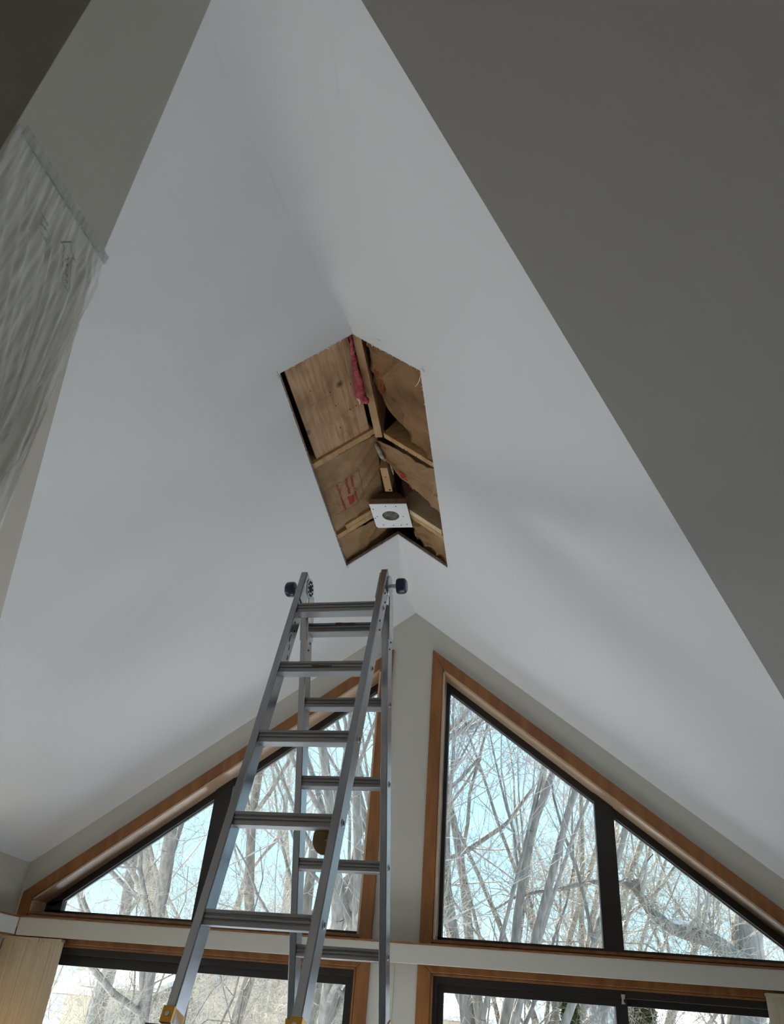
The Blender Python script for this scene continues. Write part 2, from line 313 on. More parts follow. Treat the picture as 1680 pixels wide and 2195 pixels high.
# ---------------------------------------------------------------- upper windows
def poly_uv(s, pts, y0, dy): return prism([U(s*a, y0, b) for a, b in pts], (0, dy, 0))
def window(idx, s):
    w = empty('window_%d' % idx, U(s*1.2, YW, .25)); w['kind'] = 'structure'
    w['label'] = 'tall sloping-topped window in wooden trim, %s of the centre post' % ('left' if s < 0 else 'right')
    OC = lambda u: 2.2245-GP*u
    B = .400; E = 2.19; O_ = 2.257
    for pts in ([(.132, B), (.203, B), (.203, RK(.203)), (.132, OC(.132))], [(.132, OC(.132)), (.203, RK(.203)), (E, RK(E)), (O_, OC(O_))],
                [(E, B), (E, RK(E)), (O_, OC(O_)), (O_, B)]):
        bevel(obj('casing', *poly_uv(s, pts, YW-.018, .018), 'trim', w), .003)
    j = .012; D_ = .152
    obj('jamb', *poly_uv(s, [(.2055, .41), (.2055+j, .41), (.2055+j, RK(.2055+j)-j), (.2055, RK(.2055)-.001)], YW-.010, D_), 'jambw', w)
    obj('jamb', *poly_uv(s, [(.206, RK(.206)-.001), (E-.001, RK(E)-.001), (E-.001, RK(E)-.001-j*1.25), (.206, RK(.206)-.001-j*1.25)], YW-.010, D_), 'jambw', w)
    obj('jamb', *poly_uv(s, [(E-.001, .41), (E-.001-j, .41), (E-.001-j, RK(E)-.001), (E-.001, RK(E)-.001)], YW-.010, D_), 'jambw', w)
    obj('sill', *poly_uv(s, [(.19, .4105), (E+.02, .4105), (E+.02, .424), (.19, .424)], YW-.03, .17), 'trim', w)
    R0 = lambda u: RK(u)-.017; R1 = lambda u: 2.076-GP*u
    y0, dy = YW+.140, .055; q_ = .241; z0 = .424; gb = .452
    obj('frame', *poly_uv(s, [(.218, z0), (q_, z0), (q_, R1(q_)), (.218, R0(.218))], y0, dy), 'bronze', w)
    obj('frame', *poly_uv(s, [(.218, R0(.218)), (q_, R1(q_)), (2.13, R1(2.13)), (E-.012, R0(E-.012))], y0, dy), 'bronze', w)
    obj('frame', *poly_uv(s, [(.218, z0), (E-.012, z0), (E-.012, gb), (.218, gb)], y0, dy), 'bronze', w)
    obj('frame', *poly_uv(s, [(2.075, z0), (E-.012, z0), (E-.012, R0(E-.012)), (2.075, R1(2.075))], y0, dy), 'bronze', w)
    obj('mullion', *poly_uv(s, [(1.128, z0), (1.235, z0), (1.235, R0(1.235)), (1.128, R0(1.128))], y0-.012, dy+.02), 'bronze', w)
    b = .006
    for lo, hi in ((q_, 1.128), (1.235, 2.15)):
        pn = obj('pane', *poly_uv(s, [(lo, gb), (hi, gb), (hi, R1(hi)), (lo, R1(lo))], YW+.172, .004), 'glass', w)
        obj('glazing_bead', *poly_uv(s, [(lo, R1(lo)), (hi, R1(hi)), (hi, R1(hi)-b*1.4), (lo, R1(lo)-b*1.4)], YW+.166, .004), 'bead', pn)
        obj('glazing_bead', *poly_uv(s, [(lo, gb), (lo+b*.7, gb), (lo+b*.7, R1(lo)), (lo, R1(lo))], YW+.166, .004), 'bead', pn)
window(1, -1); window(2, 1)

# ---------------------------------------------------------------- sliding doors below
def sliding(idx, s):
    w = empty('door_%d' % idx, U(s*1.2, YW, -EYE)); w['kind'] = 'structure'
    w['label'] = 'dark framed sliding glass door in wooden trim, %s of the centre post' % ('left' if s < 0 else 'right')
    for pts in ([(.130, -EYE), (.202, -EYE), (.202, .268), (.130, .338)], [(.130, .338), (.202, .268), (2.19, .268), (2.25, .338)], [(2.19, -EYE), (2.19, .268), (2.25, .338), (2.25, -EYE)]):
        bevel(obj('casing', *poly_uv(s, pts, YW-.018, .018), 'trim', w), .003)
    obj('jamb', *poly_uv(s, [(.2055, -EYE), (.215, -EYE), (.215, .256), (.2055, .265)], YW-.010, .06), 'trim', w)
    obj('jamb', *poly_uv(s, [(.206, .265), (2.189, .265), (2.189, .256), (.206, .256)], YW-.010, .06), 'trim', w)
    y0 = YW+.03
    obj('head_frame', *poly_uv(s, [(.215, .256), (2.189, .256), (2.189, .222), (.215, .222)], y0, .03), 'bronze', w)
    obj('head_frame', *poly_uv(s, [(.215, .256), (2.189, .256), (2.189, .252), (.215, .252)], y0+.03, .09), 'bronze', w)
    obj('head_frame', *poly_uv(s, [(.215, -EYE), (.235, -EYE), (.235, .222), (.215, .222)], y0, .03), 'bronze', w)
    for a0, a1, yo, gt in ((.218, 1.222, .034, .184), (1.160, 2.17, .076 if s > 0 else .072, .190 if s > 0 else .170)):
        p = empty('sliding_panel', U(s*(a0+a1)/2, y0+yo, -EYE)); p.parent = w; p.matrix_parent_inverse = w.matrix_basis.inverted(); y_ = y0+yo
        obj('top_rail', *poly_uv(s, [(a0, .25), (a1, .25), (a1, gt), (a0, gt)], y_, .035), 'bronze', p)
        obj('stile', *poly_uv(s, [(a0, -EYE+.02), (a0+.05, -EYE+.02), (a0+.05, gt), (a0, gt)], y_, .035), 'bronze', p)
        obj('stile', *poly_uv(s, [(a1-.06, -EYE+.02), (a1, -EYE+.02), (a1, gt), (a1-.06, gt)], y_, .035), 'bronze', p)
        obj('pane', *poly_uv(s, [(a0+.04, -EYE+.1), (a1-.05, -EYE+.1), (a1-.05, gt+.005), (a0+.04, gt+.005)], y_+.015, .004), 'glass', p)
        obj('bottom_rail', *poly_uv(s, [(a0, -EYE+.02), (a1, -EYE+.02), (a1, -EYE+.11), (a0, -EYE+.11)], y_, .035), 'bronze', p)
    l = obj('latch', *join([poly_uv(s, [(1.188, .238), (1.208, .238), (1.205, .218), (1.198, .216), (1.200, .204), (1.208, .196), (1.188, .194), (1.191, .216)], y0-.012, .012)]), 'bead', w)
    l['label'] = 'small chrome bumper latch at the top rail'
    return w
sliding(1, -1); d2 = sliding(2, 1)
o = obj('frost_patch', *poly_uv(1, [(1.02, .183), (1.160, .183), (1.160, -.6), (1.06, -.6), (1.03, .08)], YW+.075, .001), 'frost', d2); o['label'] = 'whitish streaks on the glass'

# ---------------------------------------------------------------- valances and blinds
v = empty('valance', U(0, YW-.1, .30)); tag(v, 'long beige valance box with an orange wood cap under the upper windows', 'valance')
bevel(obj('board', *poly_uv(1, [(-2.178, .293), (2.27, .301), (2.27, .392), (-2.178, .386)], YW-.1, .02), 'wall', v), .002)
obj('cap', *poly_uv(1, [(-2.178, .386), (2.27, .392), (2.27, .399), (-2.178, .393)], YW-.108, .107), 'trim', v)
v2 = empty('valance', U(-2.18, 4.3, .30)); tag(v2, 'short pale valance return along the left side wall', 'valance')
bevel(obj('board', *prism([U(-2.18, YB+.03, .286), U(-2.18, YW-.105, .292), U(-2.18, YW-.105, .382), U(-2.18, YB+.03, .376)], (-.02, 0, 0)), 'white', v2), .002)
obj('cap', *prism([U(-2.172, YB+.03, .376), U(-2.172, YW-.11, .382), U(-2.172, YW-.11, .388), U(-2.172, YB+.03, .382)], (-.1, 0, 0)), 'trim', v2)
obj('lower_trim', *prism([U(-2.176, YB+.03, .280), U(-2.176, YW-.105, .286), U(-2.176, YW-.105, .292), U(-2.176, YB+.03, .286)], (-.02, 0, 0)), 'trim', v2)
def blind(nm, u0, u1, n, label, side):
    b = empty(nm, U((u0+u1)/2, YW-.06, -EYE)); tag(b, label, 'blind')
    step = (u1-u0)/n
    for i in range(n):
        a = u0+i*step; pts = []
        for k_ in range(9):
            t = k_/8; pts.append((a+step*1.06*t, YW-.05-.004*math.sin(math.pi*t)-(.003 if i % 2 else 0)))
        back = [(x, y+.0015) for x, y in reversed(pts)]
        o = obj('vane', *prism([U(x, y, -EYE+.03) for x, y in pts+back], (0, 0, EYE+.285-.03)), 'blind', b)
    obj('head_rail', *join([box(*sorted((XR+u0, XR+u1)), YW-.075, YW-.03, EYE+.276, EYE+.288)]), 'blind', b)
    return b
b1 = blind('vertical_blind', -2.27, -1.9, 5, 'cream vertical blind stacked at the left end of the left door', -1)
o = multi('track_clip', [prism([U(-2.13, YW-.09, .286), U(-2.03, YW-.09, .286), U(-2.03, YW-.09, .266), U(-2.05, YW-.09, .262)], (0, .05, 0)), prism([U(-2.025, YW-.092, .286), U(-2.018, YW-.092, .286), U(-2.018, YW-.092, .266), U(-2.025, YW-.092, .266)], (0, .05, 0))], 'blind', b1)
blind('vertical_blind', 1.884, 2.27, 4, 'cream vertical blind at the right end of the right door', 1)
# warm table lamp glow low in the left bay (the lamp stands outside the frame)
lp = bpy.data.objects.new('lamp_light', bpy.data.lights.new('lamp_light', 'POINT')); COL.objects.link(lp); lp.location = (XR-2.15, YW-.42, 1.55)
lp.data.energy = .7; lp.data.color = (1, .62, .22); lp.data.shadow_soft_size = .05

# ---------------------------------------------------------------- framing seen through the hole
fm = empty('roof_framing', (XR, 2.8, ZR)); tag(fm, 'exposed wooden rafters and ridge board inside the ceiling hole', 'roof framing')
def rafter(side, y0, y1, a0, a1, m='stud', r0=.0205, r1=.205, name='rafter'):
    o = obj(name, *prism([SL(side, a0, y0, r0), SL(side, a1, y0, r0), SL(side, a1, y0, r1), SL(side, a0, y0, r1)], (0, y1-y0, 0)), m, fm); bevel(o, .0015)
    return o
for y in (2.18, 2.888, 4.12):
    for sd in (-1, 1): rafter(sd, y, y+.038, -.006 if sd < 0 else .03, .62)
rafter(-1, 3.485, 3.523, .02, .222); rafter(-1, 3.526, 3.565, .02, .62)
rafter(1, 3.482, 3.530, .04, .272, 'studw'); rafter(1, 3.533, 3.571, .03, .62, 'stud')
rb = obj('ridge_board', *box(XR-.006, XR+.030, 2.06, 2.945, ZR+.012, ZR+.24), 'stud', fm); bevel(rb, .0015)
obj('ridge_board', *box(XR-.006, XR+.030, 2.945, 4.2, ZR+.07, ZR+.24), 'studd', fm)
bk = obj('ridge_block', *box(XR-.011, XR+.028, 3.152, 3.36, ZR-.020, ZR+.045), 'stud', fm); bevel(bk, .0015); bk['label'] = 'short pale block under the ridge'
multi('nail', [tube([(XR+.008, 3.23, ZR-.0212), (XR+.008, 3.23, ZR-.019)], .0035, 8), tube([(XR+.016, 3.345, ZR-.0212), (XR+.016, 3.345, ZR-.019)], .006, 8)], 'dark', bk)
# roof deck just above rafters
for sd in (-1, 1):
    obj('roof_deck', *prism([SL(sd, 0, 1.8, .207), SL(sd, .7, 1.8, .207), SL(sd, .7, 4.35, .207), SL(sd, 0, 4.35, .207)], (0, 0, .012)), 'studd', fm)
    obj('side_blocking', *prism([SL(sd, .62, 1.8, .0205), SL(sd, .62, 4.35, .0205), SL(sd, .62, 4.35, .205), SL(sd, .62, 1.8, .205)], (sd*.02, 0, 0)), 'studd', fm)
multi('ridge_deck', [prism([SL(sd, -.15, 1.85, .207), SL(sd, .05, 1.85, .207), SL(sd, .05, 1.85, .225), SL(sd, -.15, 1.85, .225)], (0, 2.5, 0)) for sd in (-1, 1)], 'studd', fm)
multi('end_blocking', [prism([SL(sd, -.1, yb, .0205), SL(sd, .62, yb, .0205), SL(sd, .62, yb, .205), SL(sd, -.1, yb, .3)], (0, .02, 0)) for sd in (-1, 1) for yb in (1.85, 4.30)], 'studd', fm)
multi('nail', [tube([onsl(px, py, sd, .0190), onsl(px, py, sd, .022)], .0022, 6) for px, py, sd in ((742, 964, -1), (727, 973, -1), (866, 963, 1), (873, 967, 1), (893, 979, 1), (840, 948, 1), (781, 1115, -1), (933, 1133, 1))], 'dark', fm)

pw = empty('plywood_panel', SL(-1, .12, 2.5, .035)); tag(pw, 'pale knotty plywood sheet fixed in the upper left bay of the hole', 'plywood')
c = [onsl(606, 785, -1, .034), onsl(682, 993, -1, .034), onsl(795.5, 936, -1, .034), onsl(742, 708, -1, .034)]
c[0] = c[0]+(c[0]-c[1])*.05; c[3] = c[3]+(c[3]-c[2])*.05
bevel(obj('sheet', *prism(c, (-.0072, 0, .0096)), 'ply', pw), .001)
sc = []
for pts in ([(671, 861), (677, 888), (690, 926)], [(655, 878), (674, 865), (706, 849)], [(740, 882), (762, 872)], [(770, 920), (790, 908)], [(747, 858), (751, 878)], [(724, 936), (743, 922), (752, 938)]):
    for i in range(len(pts)-1): sc.append((sliver(onsl(*pts[i], -1, .0325), onsl(*pts[i+1], -1, .0325), .0011, -1), [(0, 1, 2, 3)]))
multi('scratch', sc[:2], 'studw', pw); multi('crack', sc[2:], 'studd', pw)
multi('staple', [(sliver(onsl(x, y, -1, .032), onsl(x+2.2, y+3.5, -1, .032), .003, -1), [(0, 1, 2, 3)]) for x, y in ((719, 868), (749, 876), (762, 868), (728, 915), (706, 839), (664, 836), (750, 821))], 'dark', pw)

# kraft faced insulation sheets
def sheet_fn(c4, side, amp, seed, curl):
    c4 = [Vector(p) for p in c4]; n = Vector((side*NX, 0, NZ))
    def fn(s, t, off=0):
        p = c4[0].lerp(c4[1], s).lerp(c4[3].lerp(c4[2], s), t)
        q = Vector((p.x*5+seed, p.y*6, p.z*5))
        w = noise.noise(q)*1.0+abs(noise.noise(q*2.3))*.7+.35*noise.noise(q*5.1)
        ridge = (1-abs(noise.noise(Vector((s*2.2+t*3.1+seed, s*1.2-t*.8, seed)))*2))**4
        h = amp*1.5*(w*.8-1.3*ridge)
        return p+n*(h+curl(s, t)-off)
    return fn
def sheet(name, label, fn, m, nu=46, nv=46, prints=None):
    V = [fn(i/nu, j/nv) for j in range(nv+1) for i in range(nu+1)]
    F = [(j*(nu+1)+i, j*(nu+1)+i+1, (j+1)*(nu+1)+i+1, (j+1)*(nu+1)+i) for j in range(nv) for i in range(nu)]
    root = empty(name, V[(nv//2)*(nu+1)+nu//2]); tag(root, label, 'insulation', 'kraft faced insulation batts in the ceiling hole')
    o = obj('kraft_facing', V, F, m, root, True)
    sm = o.modifiers.new('thick', 'SOLIDIFY'); sm.thickness = .0015; sm.offset = 0
    return root, o
from mathutils.bvhtree import BVHTree
def printer(root, o, side):
    """prints flat shapes given in photo coordinates onto the sheet's own surface"""
    bv = BVHTree.FromPolygons([v.co[:] for v in o.data.vertices], [p.vertices[:] for p in o.data.polygons])
    inv = root.matrix_basis
    off = o.matrix_parent_inverse
    n = Vector((side*NX, 0, NZ))
    def drop(p):      # p near the sheet, slid along the slope normal onto it
        h = bv.ray_cast(p-n*.2, n, .5)
        return (h[0] if h[0] else p)-n*.0026
    return drop
def text_mesh(body, bold=0):
    cu = bpy.data.curves.new('t', 'FONT'); cu.body = body; cu.size = 1; cu.offset = bold; cu.resolution_u = 2
    ob = bpy.data.objects.new('t', cu); COL.objects.link(ob); dg = bpy.context.evaluated_depsgraph_get(); dg.update()
    me = bpy.data.meshes.new_from_object(ob.evaluated_get(dg)); bpy.data.objects.remove(ob)
    V = [v.co.copy() for v in me.vertices]; F = [tuple(p.vertices) for p in me.polygons]; bpy.data.meshes.remove(me); return V, F
def print_text(root, drop, body, p0, p1, hpx, side, rec, m, name='printed_text', flip=1):
    V, F = text_mesh(body, .03); w = max(v.x for v in V)
    a, b = onsl(*p0, side, rec), onsl(*p1, side, rec); d = (b-a); L = d.length; d.normalize(); n = Vector((side*NX, 0, NZ))
    up = d.cross(n)*flip
    if up.dot(Vector((-side, 0, .75))) < 0: up = -up
    sy = hpx*.0020/.72
    o = obj(name, [drop(a+d*(v.x/w*L)+up*(v.y*sy)) for v in V], F, m, root); o['kind'] = 'stuff'; return o
def print_line(root, drop, segs, side, rec, w, m, name='printed_line'):
    parts = []
    for p, q in segs:
        a, b = onsl(*p, side, rec), onsl(*q, side, rec); n = 8; c = (b-a).normalized().cross(Vector((side*NX, 0, NZ)))*w*.5
        V = []
        for i in range(n+1):
            x = a.lerp(b, i/n); V += [drop(x+c), drop(x-c)]
        parts.append((V, [(2*i, 2*i+2, 2*i+3, 2*i+1) for i in range(n)]))
    o = obj(name, *join(parts), m, root); o['kind'] = 'stuff'; return o
def print_quad(root, drop, q, side, rec, m, name='printed_block', n=6):
    c = [onsl(*p, side, rec) for p in q]; V = [drop(c[0].lerp(c[1], i/n).lerp(c[3].lerp(c[2], i/n), j/n)) for j in range(n+1) for i in range(n+1)]
    return obj(name, V, [(j*(n+1)+i, j*(n+1)+i+1, (j+1)*(n+1)+i+1, (j+1)*(n+1)+i) for j in range(n) for i in range(n)], m, root)
def small_print(root, drop, rows, side, rec, m, seed, w=.0017):
    r = random.Random(seed); segs = []
    for (p, q) in rows:
        t = 0
        while t < .97:
            l = r.uniform(.04, .13); e_ = min(1, t+l)
            segs.append(((p[0]+(q[0]-p[0])*t, p[1]+(q[1]-p[1])*t), (p[0]+(q[0]-p[0])*e_, p[1]+(q[1]-p[1])*e_))); t = e_+r.uniform(.015, .04)
    return print_line(root, drop, segs, side, rec, w, m, 'fine_print')

flat = lambda s, t: 0
# left middle bay
fn = sheet_fn([onsl(664, 1000, -1, .035), onsl(812, 930, -1, .035), onsl(822, 1062, -1, .05), onsl(716, 1150, -1, .030)], -1, .006, 3, lambda s, t: .05*max(0, s-.72)**1.0+.03*max(0, t-.85)-.012*math.exp(-((t-.9)/.06)**2))
rt, fo = sheet('insulation_batt', 'kraft paper batt with red lettering in the left middle bay of the hole', fn, 'kraft')
dr = printer(rt, fo, -1)
print_text(rt, dr, 'Owens-Corning', (750, 1021), (763.5, 1073), 8.5, -1, .035, 'red')
print_text(rt, dr, 'Fiberglas', (738, 1029), (748, 1060), 8.5, -1, .035, 'red')
print_quad(rt, dr, [(745, 1066), (756.5, 1058.5), (760, 1073), (748.5, 1081)], -1, .035, 'red')
print_text(rt, dr, 'Building Insulation', (719.5, 1041), (739, 1092), 7, -1, .035, 'red')
print_line(rt, dr, [((769, 1007), (780, 1063)), ((769, 1007), (690, 1058)), ((780, 1068), (724, 1103))], -1, .035, .0022, 'line')
small_print(rt, dr, [((712+0, 1047), (732, 1098)), ((703, 1053), (724, 1104)), ((699, 1055.5), (719, 1106)), ((695, 1058), (714, 1108)), ((691, 1060), (709, 1106)), ((688, 1063), (702, 1098))], -1, .035, 'redl', 3)
# left lower bay
fn = sheet_fn([onsl(722, 1155, -1, .035), onsl(830, 1100, -1, .045), onsl(850, 1150, -1, .06), onsl(745, 1222, -1, .035)], -1, .006, 9, lambda s, t: .05*max(0, s-.7))
rt, fo = sheet('insulation_batt', 'kraft paper batt beside the white plate in the lower left bay of the hole', fn, 'kraft')
dr = printer(rt, fo, -1)
for ch, p, q in (('O', (781, 1172), (787, 1181)), ('R', (769, 1181), (776, 1190)), ('IN', (752, 1191), (759, 1198))): print_text(rt, dr, ch, p, q, 6, -1, .035, 'redl')
print_line(rt, dr, [((748, 1192), (789, 1166)), ((789, 1164), (794, 1161)), ((794, 1161), (797, 1168)), ((797, 1168), (795, 1171))], -1, .035, .0018, 'line')
# right upper bay, sagging away from the rafter
fn = sheet_fn([onsl(778, 700, 1, .03), onsl(925, 775, 1, .028), onsl(934, 1012, 1, .040), onsl(800, 842, 1, .06)], 1, .011, 21, lambda s, t: .035*max(0, t-.8)*5*.4+.02*max(0, .25-s)*4)
rt, fo = sheet('insulation_batt', 'crumpled brown kraft batt in the upper right bay of the hole', fn, 'kraftd', 60, 60)
dr = printer(rt, fo, 1)
print_text(rt, dr, 'SIDE', (809, 797), (829, 868), 17, 1, .035, 'red', flip=-1)
small_print(rt, dr, [((880+i*4.2, 850-i*1.5), (888+i*4.4, 905+i*5)) for i in range(9)], 1, .03, 'redl', 8, .0012)
small_print(rt, dr, [((855+i*5, 880+i*3), (860+i*6, 905+i*7)) for i in range(6)], 1, .03, 'redl', 9, .0012)
# white torn strand near the right edge
st = obj('torn_strand', *tube([onsl(902, 802, 1, .0), onsl(899, 815, 1, -.004), onsl(895, 823, 1, 0), onsl(889, 829, 1, .008)], [.0012, .0016, .0014, .0008], 6), 'white', rt)
# right middle bay
fn = sheet_fn([onsl(806, 942, 1, .035), onsl(936, 1008, 1, .035), onsl(950, 1112, 1, .035), onsl(832, 995, 1, .035)], 1, .007, 33, lambda s, t: .02*max(0, t-.85)*4)
rt, fo = sheet('insulation_batt', 'kraft paper batt with a red printed block in the right middle bay of the hole', fn, 'kraft', 56, 46)
dr = printer(rt, fo, 1)
print_quad(rt, dr, [(855, 1006), (870, 1014), (876.5, 1030), (865, 1025)], 1, .035, 'red')
print_quad(rt, dr, [(874, 1034), (882, 1040), (888, 1053), (880, 1044)], 1, .035, 'red')
print_line(rt, dr, [((848, 1001), (882, 1021)), ((882, 1021), (940, 1062)), ((848, 1001), (860, 1022))], 1, .035, .0016, 'line')
small_print(rt, dr, [((896+i*4, 1036+i*3), (902+i*4.3, 1054+i*5)) for i in range(9)], 1, .033, 'redl', 5, .0013)
obj('loose_fibres', *tube([onsl(803, 949, 1, .02), onsl(810, 962, 1, .012), onsl(818, 978, 1, .014), onsl(826, 988, 1, .03)], [.006, .011, .012, .005], 8), 'grey', rt, True)
obj('loose_fibres', *tube([onsl(836, 992, 1, .03), onsl(840, 1005, 1, .03), onsl(843, 1017, 1, .05)], [.004, .007, .003], 8), 'grey', rt, True)
# right lower bay
fn = sheet_fn([onsl(870, 1105, 1, .035), onsl(958, 1152, 1, .035), onsl(966, 1222, 1, .035), onsl(893, 1162, 1, .045)], 1, .011, 47, lambda s, t: .03*max(0, .2-s)*3)
rt, fo = sheet('insulation_batt', 'wrinkled kraft batt in the lower right bay of the hole', fn, 'kraft')
dr = printer(rt, fo, 1)
print_line(rt, dr, [((914, 1163), (916, 1170)), ((915, 1164), (955, 1190)), ((925, 1176), (950, 1196))], 1, .035, .0016, 'line')
small_print(rt, dr, [((922, 1172), (932, 1184)), ((936, 1182), (946, 1192))], 1, .035, 'redl', 15, .0014)
# pink glass wool strand
def lumpy(pts, rad, seed, k=14, sub=5):
    P = []; R = []
    for i in range(len(pts)-1):
        for j in range(sub):
            t = j/sub; P.append(Vector(pts[i]).lerp(Vector(pts[i+1]), t)); R.append(rad[i]+(rad[i+1]-rad[i])*t)
    P.append(Vector(pts[-1])); R.append(rad[-1])
    V, F = tube(P, R, k)
    V = [v+Vector((noise.noise(v*45+Vector((seed, 0, 0))), noise.noise(v*45+Vector((0, seed, 0))), noise.noise(v*45+Vector((0, 0, seed)))))*.010 for v in V]
    return V, F
q = [on_plane(x, y, (0, 0, ZR+zz), (0, 0, 1)) for x, y, zz in ((750, 717, .0), (753, 740, .0), (758, 765, -.002), (762, 790, -.002), (768, 812, -.006), (771, 832, -.012), (774, 848, -.018), (777, 862, -.022))]
o = obj('pink_insulation', *lumpy(q, [.010, .009, .010, .010, .015, .020, .025, .010], 3), 'pink', None, True); tag(o, 'strand of pink glass wool hanging beside the ridge board', 'insulation')
q = [on_plane(x, y, (0, 0, ZR-.02), (0, 0, 1)) for x, y in ((768, 845), (771, 856), (773, 864))]
obj('wool_tip', *lumpy(q, [.008, .013, .006], 8, 10, 3), mat('pale_pink_wool', (.7, .5, .48), .95), o, True)
q = [on_plane(x, y, (0, 0, ZR-.03), (0, 0, 1)) for x, y in ((781, 848), (784, 858), (786, 866))]
obj('wool_tip', *lumpy(q, [.008, .012, .006], 9, 10, 3), M['pink'], o, True)

# ---------------------------------------------------------------- white mounting box in the hole
ZP = EYE+2.325
fb = empty('mounting_box', (XR, 3.50, ZP)); tag(fb, 'white square mounting plate with a round hole on a wooden block under the ridge', 'mounting box')
pl4 = [on_plane(*p, (0, 0, ZP), (0, 0, 1)) for p in ((790.8, 1081), (870.7, 1080), (884, 1130.3), (811, 1131.5), (806.5, 1128.5))]
ctr = on_plane(837.3, 1105.8, (0, 0, ZP), (0, 0, 1)); HR = .0462
def ringplate(outer, c, r, z0, z1, m, name, parent, k=40):
    """square plate with a round hole"""
    out = []; O = [Vector((p.x, p.y)) for p in outer]
    for i in range(k):
        t = 2*math.pi*i/k; d = Vector((math.cos(t), math.sin(t))); best = None
        for j in range(len(O)):
            a, b = O[j], O[(j+1) % len(O)]; e_ = b-a; den = d.x*e_.y-d.y*e_.x
            if abs(den) < 1e-9: continue
            w = a-Vector((c.x, c.y)); tt = (w.x*e_.y-w.y*e_.x)/den; uu = (w.x*d.y-w.y*d.x)/den
            if tt > 0 and -1e-6 <= uu <= 1+1e-6 and (best is None or tt < best): best = tt
        out.append((t, Vector((c.x, c.y))+d*best))
    cen = Vector((c.x, c.y))
    pts = out+[(math.atan2(p.y-c.y, p.x-c.x) % (2*math.pi), p) for p in O]; pts.sort(key=lambda q_: q_[0])
    n = len(pts); V = []
    for z in (z0, z1):
        V += [Vector((p.x, p.y, z)) for _, p in pts]; V += [Vector((c.x+r*math.cos(t), c.y+r*math.sin(t), z)) for t, _ in pts]
    F = []
    for i in range(n):
        j = (i+1) % n
        F += [(i, n+i, n+j, j), (2*n+i, 2*n+j, 3*n+j, 3*n+i), (i, j, 2*n+j, 2*n+i), (n+i, 3*n+i, 3*n+j, n+j)]
    return obj(name, V, F, m, parent)
ringplate(pl4, ctr, HR, ZP, ZP+.004, 'white', 'face_plate', fb)
sh = lambda P, f: [ctr+(p-ctr)*f for p in P]
ringplate(sh(pl4[:4], .985), ctr, HR*.99, ZP+.0042, ZP+.018, 'board', 'backing_board', fb)
ringplate(sh(pl4[:4], .99), ctr, HR*.97, ZP+.0185, ZP+.035, 'board', 'backing_board', fb)
obj('bore', *tube([ctr+Vector((0, 0, .005)), ctr+Vector((0, 0, .05))], HR*.95, 32, True), 'inner', fb, True)
a, b_ = pl4[0], pl4[1]; xl, xr_ = a.x+.006, b_.x-.006; ym = a.y+.004
blk = [(xl, .036), (xl+.0, .040), (xl+.052, .078), (xr_-.046, .078), (xr_, .040), (xr_, .036)]
bevel(obj('block', *prism([Vector((x, ym, ZP+z)) for x, z in blk], (0, .17, 0)), 'studd', fb), .001)
for x, y in ((560, 1283), (829, 1285), (238, 1361), (348, 1550), (297, 1594), (1023, 1549), (509, 1771), (771, 1781), (974, 1776), (1123, 1753)):
    p = on_plane(780+x/12.19, 980+y/12.19, (0, 0, ZP), (0, 0, 1)); obj('screw_hole', *tube([p+Vector((0, 0, -.0006)), p+Vector((0, 0, .001))], .0036, 10), 'dark', fb)
obj('wire', *tube([Vector((XR-.01, 3.70, ZR+.06)), Vector((XR-.02, 3.72, ZR+.03)), Vector((XR+.01, 3.74, ZR+.028)), Vector((XR+.03, 3.72, ZR+.06))], .0018, 6), 'white', fm)

# ---------------------------------------------------------------- ladder
LC = Vector((-.6813, 2.8587, EYE+1.6208)); yaw, LWD, AN, AF, ROLL, DN, DF, SP = -.0723, .321, .2933, .3265, -.001, .2333, .2558, .3048
HC = LC-Vector((0, 0, .088))
UX = Vector((math.cos(yaw), math.sin(yaw), ROLL)).normalized(); NN = Vector((-math.sin(yaw), math.cos(yaw), 0))
def frame_axes(near):
    s = -1 if near else 1; an = AN if near else AF
    D = (Vector((ROLL, 0, -1))*math.cos(an)+NN*(s*math.sin(an))).normalized()
    T = UX.cross(D)
    if T.dot(NN)*s < 0: T = -T
    return D, T
def LP(near, u, d, t):
    D, T = frame_axes(near); return LC+UX*u+D*d+T*t
ld = empty('step_ladder', (LC.x, LC.y, 0)); tag(ld, 'tall folding aluminium ladder standing open below the hole', 'ladder')
def lbox(near, u0, u1, d0, d1, t0, t1):
    D, T = frame_axes(near); return prism([LP(near, u0, d0, t0), LP(near, u1, d0, t0), LP(near, u1, d0, t1), LP(near, u0, d0, t1)], D*(d1-d0))
W2 = LWD/2; RW = .028
def floor_d(near):
    D, T = frame_axes(near); return LC.z/-D.z
